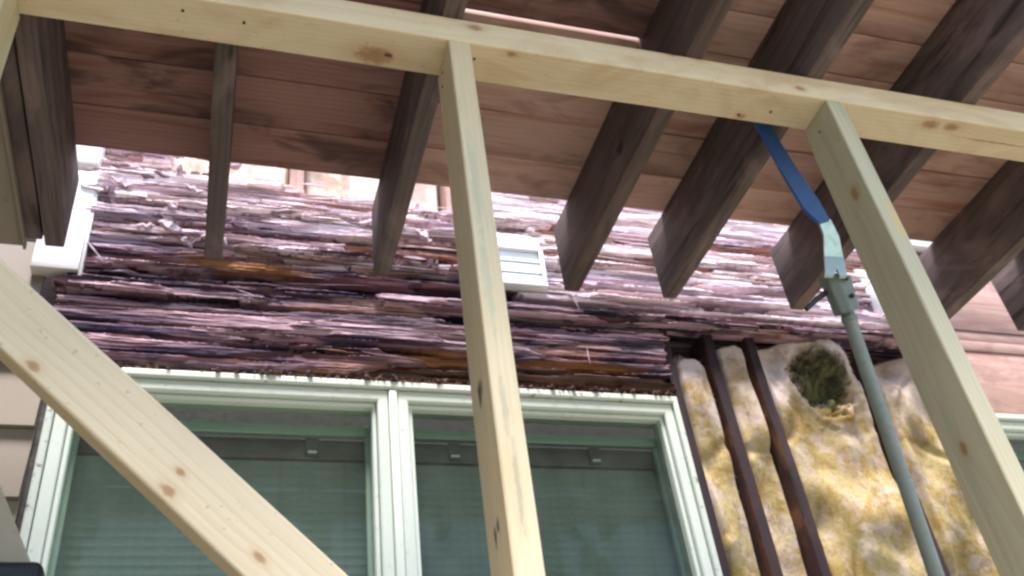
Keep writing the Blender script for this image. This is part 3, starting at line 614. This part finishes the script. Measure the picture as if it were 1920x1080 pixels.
# ================================================================== insulation batts
def batt(x0, x1, z0, z1, y0, amp, seed, mat, label, hole=None, roundtop=0.05, dx=0.0035, cat='insulation', taper=0.0):
    nx = int((x1 - x0) / dx); nz = int((z1 - z0) / (dx * 1.2))
    X = np.linspace(x0, x1, nx)[:, None] * np.ones((1, nz)); S = np.linspace(0, 1, nz)[None, :] * np.ones((nx, 1))
    u = (X - x0) / (x1 - x0)
    top = z1 - roundtop * (np.abs(2 * u - 1) ** 2.5) + 0.012 * (fbm(X * 30, X * 0, 3, seed) - .5) - 0.02 * (fbm(X * 9, X * 0 + 4, 2, seed) - .5)
    Z = z0 + (top - z0) * S
    Y = y0 - 0.006 - amp * 1.2 * (fbm(X * 10, Z * 6, 2, seed, .4) - .4) - 0.009 * (fbm(X * 17 + Z * 4, Z * 11, 3, seed + 3, .42) - .5) - 0.0015 * (fbm(X * 130, Z * 120, 3, seed + 5) - .5)
    cr = np.abs(fbm(X * 5, Z * 3, 2, seed + 8) - .5); Y = Y + 0.008 * (1 - sst(cr, 0.0, 0.06))
    edge = np.minimum(np.minimum(u, 1 - u) * (x1 - x0), (1 - S) * (z1 - z0)); Y = Y + 0.03 * (1 - sst(edge, 0, 0.02)) ** 2
    if hole:
        d = np.sqrt(((X - hole[0]) / hole[3]) ** 2 + ((Z - hole[2]) / hole[4]) ** 2) + 1.1 * (fbm(X * 26, Z * 26, 5, seed + 12, .6) - .5)
        Y = Y + 0.065 * (1 - sst(d, 0.35, 1.0)) - 0.008 * np.exp(-((d - 1.15) / 0.25) ** 2)
        Y = Y - 0.03 * np.exp(-((X - hole[0] + .02) / .018) ** 2 - ((Z - hole[2] - .005) / .03) ** 2)
    Y = np.minimum(Y, 0.099)
    P = np.stack([X, Y, Z], -1); fuzz = P
    o = link('insulation_batt', grid_mesh('insulation_batt', P, 0.103), mat)
    tag(o, label, cat, 'insulation between the wall studs')
    fr_ = random.Random(seed); V, Fc = [], []                        # loose glass fibres standing off the surface
    for k in range(int(9000 * (x1 - x0))):
        i = fr_.randrange(7, nx - 7); j = fr_.randrange(int(nz * (0.35 if z0 < -1 else 0.0)), nz - 2); p = Vector(fuzz[i, j]); p.y += 0.002
        d = Vector((fr_.gauss(0, 1), -abs(fr_.gauss(0.15, 0.35)), fr_.gauss(0, 1))).normalized() * fr_.uniform(0.006, 0.024); sd_ = Vector((d.z, 0, -d.x)).normalized() * 0.00035; q = p + d * .5 + Vector((0, -0.003, 0)); e2 = p + d
        n0 = len(V); V += [p - sd_, p + sd_, q + sd_, q - sd_, e2 + Vector((0, .003, 0))]; Fc += [(n0, n0 + 1, n0 + 2, n0 + 3), (n0 + 3, n0 + 2, n0 + 4)]
    mf = bpy.data.meshes.new('fibres'); mf.from_pydata([tuple(v) for v in V], [], Fc); fo = link('fibres', mf, mat, o); fo['kind'] = 'stuff'
    return o
H = (1.255, 0.03, 0.105, 0.10, 0.105)
IM = insul_mat('insulation', dirt=0.6, pink=0.6, topz=0.20); IH = insul_mat('insulation_hole', H, 0.6, 0.6, 0.19); IW = insul_mat('insulation_white', None, 0.55, 0.7, 0.16)
batt(0.792, 0.896, -1.2, 0.150, 0.020, 0.045, 5, IW, 'narrow round-topped insulation batt next to the window jamb', roundtop=0.05)
batt(0.932, 1.033, -1.2, 0.210, 0.030, 0.050, 11, IM, 'narrow yellow insulation strip between the two dark studs', roundtop=0.02)
batt(1.067, 1.403, -1.2, 0.228, 0.026, 0.075, 17, IH, 'wide yellow insulation batt with a green mouldy hole', hole=H, roundtop=0.02)
batt(1.437, 1.658, -1.2, 0.205, 0.026, 0.070, 23, IM, 'yellow insulation batt behind the right new stud', roundtop=0.03)
batt(-0.624, -0.253, 0.50, 0.90, 0.045, 0.06, 31, MAT['batt_top_lit'], 'bright insulation above the rotten boards, left bay', roundtop=0.0, dx=0.006)
batt(-0.213, 0.187, 0.50, 0.90, 0.050, 0.05, 37, MAT['batt_top_lit'], 'bright orange insulation above the rotten boards, middle bay', roundtop=0.0, dx=0.006)
batt(0.800, 0.890, 0.05, 0.20, 0.085, 0.02, 41, IM, 'scrap of yellow insulation deep above the round-topped batt', roundtop=0.03)
del_me = None

# ================================================================== windows
def ring(name, x0, x1, z0, z1, wx, wz, yf, yb, mat, parent):
    """mitred rectangular frame: members wx wide at the sides and wz at top and bottom"""
    pr = [(0, yb), (0, yf + 0.003), (0.001, yf + 0.001), (0.003, yf), (-0.005, yf), (-0.002, yf + 0.0012), (-0.0003, yf + 0.004), (-0.0003, yb)]
    bm = bmesh.new(); loops = []
    for u, y in pr:
        ix = u if u >= 0 and pr.index((u, y)) < 4 else wx + u; iz = u if u >= 0 and pr.index((u, y)) < 4 else wz + u
        loops.append([bm.verts.new(p) for p in ((x0 + ix, y, z0 + iz), (x1 - ix, y, z0 + iz), (x1 - ix, y, z1 - iz), (x0 + ix, y, z1 - iz))])
    for a, c in zip(loops, loops[1:] + loops[:1]):
        for k in range(4): bm.faces.new((a[k], a[(k + 1) % 4], c[(k + 1) % 4], c[k]))
    return link(name, bm_me(name, bm), mat, parent)
def window(x0, x1, label, units=2, zb=-1.35, detail=True):
    w = empty('window', ((x0 + x1) / 2, 0, zb), label, 'window', 'casement windows')
    F, B = MAT['frame'], MAT['bead']
    yf = -0.036
    ring('frame', x0, x1, zb, -0.016, 0.016, 0.0195, yf, 0.10, MAT['frame_dirty'] if detail else F, w)
    wbox('frame_sill', x0, x1, yf - 0.02, 0.10, zb - 0.03, zb - 0.0006, F, w, 0.003, 'x')
    xs = []
    if units == 2:
        xm = 0.0; wbox('mullion', xm - 0.010, xm + 0.010, yf + 0.003, 0.10, zb + 0.020, -0.036, F, w, 0.004, 'z'); xs = [(x0 + 0.0175, xm - 0.0115), (xm + 0.0115, x1 - 0.0175)]
    else: xs = [(x0 + 0.0175, x1 - 0.0175)]
    for a, c in xs:
        zt = -0.037; s = 0.029; sv = 0.026; ys = -0.028
        z0 = zb + 0.021; sash = ring('sash', a, c, z0, zt, sv, s, ys, 0.03, F, w)
        t = 0.0105; a2, c2, zt2, zz = a + sv + 0.0005, c - sv - 0.0005, zt - s - 0.0006, z0 + s + 0.0006
        ring('bead', a2, c2, zz, zt2, t, t, ys + 0.012, 0.03, F, sash)
        a3, c3, z3, z4 = a2 + t, c2 - t, zt2 - t, zz + t
        bm = bmesh.new(); bmesh.ops.create_grid(bm, x_segments=1, y_segments=1, size=0.5)
        bmesh.ops.scale(bm, vec=(c3 - a3 + 0.004, z3 - z4 + 0.004, 1), verts=bm.verts); bmesh.ops.rotate(bm, matrix=Matrix.Rotation(math.pi / 2, 3, 'X'), verts=bm.verts)
        link('glass_pane', bm_me('glass_pane', bm), MAT['glass'], sash, Matrix.Translation(((a3 + c3) / 2, 0.006, (z3 + z4) / 2)))
        # inner stop seen through the glass
        wbox('inner_stop', a + 0.004, c - 0.004, 0.034, 0.05, zt - 0.092, zt - 0.066, B, sash, 0.003, 'x')
        wbox('inner_stop', a + 0.004, a + 0.046, 0.034, 0.05, z0 + 0.01, zt - 0.0925, B, sash, 0.003, 'z'); wbox('inner_stop', c - 0.046, c - 0.004, 0.034, 0.05, z0 + 0.01, zt - 0.0925, B, sash, 0.003, 'z')
    return w, xs
win, panes = window(-0.734, 0.747, 'wide two sash casement window with white frame, its paint greened for the light, under the rotten boards')
win2, panes2 = window(1.70, 2.9, 'second pale framed window cut off at the right edge', 1, detail=False)

# blinds inside the big window
def slat_me(w):
    bm = bmesh.new(); n = 5; rows = []
    for k in range(n):
        s = k / (n - 1) - .5; rows.append([bm.verts.new((x, 0.0012 * (1 - 4 * s * s) - 0.0022 * s * 2, s * 0.0245)) for x in (-w / 2, w / 2)])
    for a, c in zip(rows, rows[1:]): bm.faces.new((a[0], a[1], c[1], c[0]))
    bmesh.ops.solidify(bm, geom=bm.faces[:], thickness=0.0008); return bm_me('slat', bm, 60)
for i, (a, c) in enumerate(panes):
    bl = empty('window_blind', ((a + c) / 2, 0.075, -0.15), ['closed grey green slatted blind behind the left sash', 'closed grey green slatted blind behind the right sash'][i], 'blind', 'blinds in the window')
    wbox('head_rail', a + 0.01, c - 0.01, 0.058, 0.098, -0.178, -0.128, MAT['head_rail'], bl, 0.002, 'x')
    me = slat_me(c - a - 0.03)
    for k in range(46):
        link('slat', me, MAT['blind'], bl, Matrix.Translation(((a + c) / 2, 0.074, -0.190 - 0.0205 * k)))
    for bx in ((-0.177,) if i == 0 else (0.161, 0.525)):
        br = link('bracket', bm_me('bracket', box_bm(0.030, 0.006, 0.046, 0.002, 2)), MAT['head_rail'], bl, Matrix.Translation((bx, 0.054, -0.150)))
        link('clip', bm_me('clip', box_bm(0.021, 0.006, 0.006, 0.0015, 2)), MAT['clip'], br, Matrix.Translation((bx, 0.047, -0.166)))
    if i == 0:
        br = link('bracket', bm_me('bracket', box_bm(0.030, 0.006, 0.046, 0.002, 2)), MAT['head_rail'], bl, Matrix.Translation((-0.56, 0.054, -0.150)))

# ================================================================== white trim post at the left
tp = empty('trim_board', (-0.77, -0.02, 0.24), 'white painted trim board standing behind the doubled joist', 'trim')
wbox('board', -0.828, -0.726, -0.045, -0.004, 0.24, 0.555, MAT['trim'], tp, 0.002, 'z', 12, 0.0008)
wbox('edge_board', -0.7258, -0.7185, -0.042, 0.0, 0.226, 0.50, MAT['trim'], tp, 0.001, 'z')
wbox('cap_block', -0.800, -0.728, -0.045, 0.0, 0.585, 0.72, MAT['trim'], tp, 0.003, 'z', 6, 0.001)
tw = empty('bright_patch_board', (1.75, 0.0, 0.6), 'white board for the bright patch in the gap right of the far joists', 'trim')  # white board put in where a bright patch shows in the gap
wbox('board', 1.50, 2.10, -0.03, 0.0, 0.635, 0.80, MAT['trim'], tw, 0.002, 'x')

# ================================================================== vents
def vent(x1, z0, label, rot=0.0):
    v = empty('wall_vent', (x1, -0.02, z0), label, 'vent', 'white wall vents')
    W, Hh = 0.155, 0.135; x0 = x1 - W; F = MAT['vent']; y0, y1 = -0.062, -0.026
    wbox('frame_rail', x0, x1, y0, y1, z0, z0 + 0.012, F, v, 0.002, 'x'); wbox('frame_rail', x0, x1, y0, y1, z0 + Hh - 0.010, z0 + Hh, F, v, 0.002, 'x')
    wbox('frame_stile', x0, x0 + 0.012, y0, y1, z0 + 0.0125, z0 + Hh - 0.0105, F, v, 0.002, 'z'); wbox('frame_stile', x1 - 0.012, x1, y0, y1, z0 + 0.0125, z0 + Hh - 0.0105, F, v, 0.002, 'z')
    me = bm_me('louvre', box_bm(W - 0.026, 0.003, 0.0368, 0.0008, 1), 40)
    for k in range(3):
        link('louvre', me, F, v, Matrix.Translation(((x0 + x1) / 2, y0 + 0.012, z0 + 0.0315 + 0.0372 * k)) @ Matrix.Rotation(math.radians(-5), 4, 'X'))
    wbox('backing', x0 + 0.004, x1 - 0.004, y1 - 0.004, y1 + 0.004, z0 + 0.004, z0 + Hh - 0.004, F, v, 0.0005, 'x')
    # torn flange above
    n = 22; X = np.linspace(x0 - 0.004, x1 + 0.004, n); nz = 12
    hi = z0 + Hh + 0.072 + 0.016 * (fbm(X * 40, X * 0, 3, 3) - .5) - 0.012 * sst(X, x1 - 0.03, x1 + .004)
    S = np.linspace(0, 1, nz); XX = np.repeat(X[:, None], nz, 1); ZZ = (z0 + Hh + 0.001) + (hi - z0 - Hh)[:, None] * S[None, :]
    YY = -0.040 + 0.006 * (fbm(XX * 30, ZZ * 30, 3, 9) - .5) + 0.010 * S[None, :]
    link('flange', grid_mesh('flange', np.stack([XX, YY, ZZ], -1), -0.022), F, v)
vent(0.432, 0.295, 'white louvred wall vent beside the middle stud')
vent(1.657, 0.295, 'white vent edge showing behind the right stud')

# ================================================================== wrecking bar leaning on the plate
wb = empty('wrecking_bar', (1.0, -0.7, -0.2), 'blue tipped wrecking bar on a grey green pole leaning by the insulation', 'wrecking bar')
def flat_bar(name, A, Bp, th, mat, notch=None, mids=()):
    """A, Bp: (left,right) point pairs from one end to the other; extruded by th away from the viewer"""
    prs = [A, *mids, Bp]; bm = bmesh.new(); fr, bk = [], []
    for l, r in prs:
        l, r = Vector(l), Vector(r)
        fr.append((bm.verts.new(l), bm.verts.new(r))); off = Vector((0.12, th, -0.35 * th)); off.x *= th
        bk.append((bm.verts.new(l + off), bm.verts.new(r + off)))
    for i in range(len(prs) - 1):
        bm.faces.new((fr[i][0], fr[i][1], fr[i + 1][1], fr[i + 1][0])); bm.faces.new((bk[i][1], bk[i][0], bk[i + 1][0], bk[i + 1][1]))
        bm.faces.new((fr[i][0], fr[i + 1][0], bk[i + 1][0], bk[i][0])); bm.faces.new((fr[i][1], bk[i][1], bk[i + 1][1], fr[i + 1][1]))
    bm.faces.new((fr[0][0], bk[0][0], bk[0][1], fr[0][1])); bm.faces.new((fr[-1][1], bk[-1][1], bk[-1][0], fr[-1][0]))
    es = [e for e in bm.edges if e.calc_face_angle(0) > 0.6]; bmesh.ops.bevel(bm, geom=es, offset=0.0013, segments=2, affect='EDGES')
    return link(name, bm_me(name, bm, 50), mat, wb)
BL = [((0.603, -0.835, 0.146), (0.635, -0.835, 0.147)), ((0.665, -0.79, 0.030), (0.702, -0.79, 0.066)), ((0.699, -0.77, -0.032), (0.744, -0.77, -0.004)), ((0.731, -0.76, -0.055), (0.759, -0.76, -0.044))]
flat_bar('blue_bar', BL[0], BL[-1], 0.007, MAT['blue'], mids=BL[1:-1])
# steel claw: two tines with a V notch between them
flat_bar('claw', ((0.735, -0.756, -0.049), (0.766, -0.756, -0.039)), ((0.738, -0.730, -0.119), (0.783, -0.730, -0.116)), 0.006, MAT['steel'], mids=[((0.744, -0.745, -0.074), (0.780, -0.745, -0.073))])
flat_bar('claw_tine', ((0.738, -0.7305, -0.1195), (0.7595, -0.7305, -0.1180)), ((0.722, -0.729, -0.168), (0.742, -0.729, -0.167)), 0.006, MAT['steel'], mids=[((0.730, -0.7295, -0.150), (0.7555, -0.7295, -0.150))])
flat_bar('claw_tine', ((0.7597, -0.7305, -0.1180), (0.783, -0.7305, -0.1165)), ((0.7565, -0.729, -0.1665), (0.774, -0.729, -0.165)), 0.006, MAT['steel'], mids=[((0.7558, -0.7295, -0.150), (0.777, -0.7295, -0.150))])
# socket head: a tapered six sided block
bm = bmesh.new()
top = [(0.738, -0.712, -0.150), (0.757, -0.722, -0.154), (0.797, -0.716, -0.149), (0.797, -0.690, -0.140), (0.757, -0.684, -0.140), (0.738, -0.690, -0.142)]
bot = [(0.760, -0.690, -0.230), (0.776, -0.699, -0.232), (0.806, -0.693, -0.214), (0.806, -0.667, -0.206), (0.780, -0.662, -0.212), (0.760, -0.668, -0.222)]
tv = [bm.verts.new(p) for p in top]; bv = [bm.verts.new(p) for p in bot]
for k in range(6): bm.faces.new((tv[k], tv[(k + 1) % 6], bv[(k + 1) % 6], bv[k]))
bm.faces.new(tv); bm.faces.new(bv[::-1]); bmesh.ops.bevel(bm, geom=bm.edges[:], offset=0.0015, segments=2, affect='EDGES')
link('socket_head', bm_me('socket_head', bm, 40), MAT['greygreen'], wb)
P0, P1 = Vector((0.783, -0.682, -0.205)), Vector((0.846, -0.570, -0.713)); dv = (P1 - P0)
P2 = P0 + dv * ((GZ + 0.01 - P0.z) / dv.z)
link('pole', bm_me('pole', tube_bm([P0, P0 + dv * .02, P1, P2], [0.0125, 0.0135, 0.0138, 0.0138], 24), 50), MAT['pole'], wb)
link('collar', bm_me('collar', tube_bm([P0 + dv * .035, P0 + dv * .045, P0 + dv * .06, P0 + dv * .07], [0.0130, 0.0155, 0.0155, 0.0130], 24), 50), MAT['greygreen'], wb)
link('prong', bm_me('prong', tube_bm([(0.765, -0.690, -0.165), (0.725, -0.680, -0.190), (0.697, -0.672, -0.212)], [0.0055, 0.0055, 0.0052], 14), 50), MAT['iron'], wb)

me = bm_me('bolt', tube_bm([(0, 0, 0), (0, -0.005, 0), (0, -0.006, 0)], [0.005, 0.005, 0.0035], 6))
for p in ((0.776, -0.7195, -0.165), (0.785, -0.7065, -0.198)): link('bolt', me, MAT['iron'], wb, Matrix.Translation(p))
# ================================================================== things at the lower left corner
sw = empty('leaning_board', (-0.60, -0.62, GZ), 'weathered tan board leaning at the lower left corner', 'board')
a = Vector((-0.676, -0.585, -0.560)); c = Vector((-0.600, -0.575, -0.705)); dd = (c - a).normalized()
link('board', bm_me('board', box_bm(2.65, 0.045, 0.02, 0.003, 2, 8, 0.0006)), MAT['soffit2'], sw, frame_m(a + dd * 1.225 + Vector((-0.028, 0.012, -0.006)), dd, (0.15, -1, 0)))
tc = empty('tool_case', (-0.70, -0.62, -0.9), 'black plastic tool case corner at the lower left', 'tool case')
link('case_body', bm_me('case_body', box_bm(0.28, 0.16, 0.22, 0.012, 4), 40), MAT['black'], tc, Matrix.Translation((-0.732, -0.545, -0.812)))
link('lid_seam', bm_me('lid_seam', box_bm(0.284, 0.164, 0.006, 0.002, 2), 40), MAT['iron'], tc, Matrix.Translation((-0.732, -0.545, -0.760)))
for lx in (-0.85, -0.62):
    for ly in (-0.61, -0.48): wbox('stand_leg', lx, lx + 0.02, ly, ly + 0.02, GZ + 0.002, -0.9225, MAT['iron'], tc, 0.002, 'z')
for ob in bpy.data.objects:
    if '_mw' in ob: del ob['_mw']
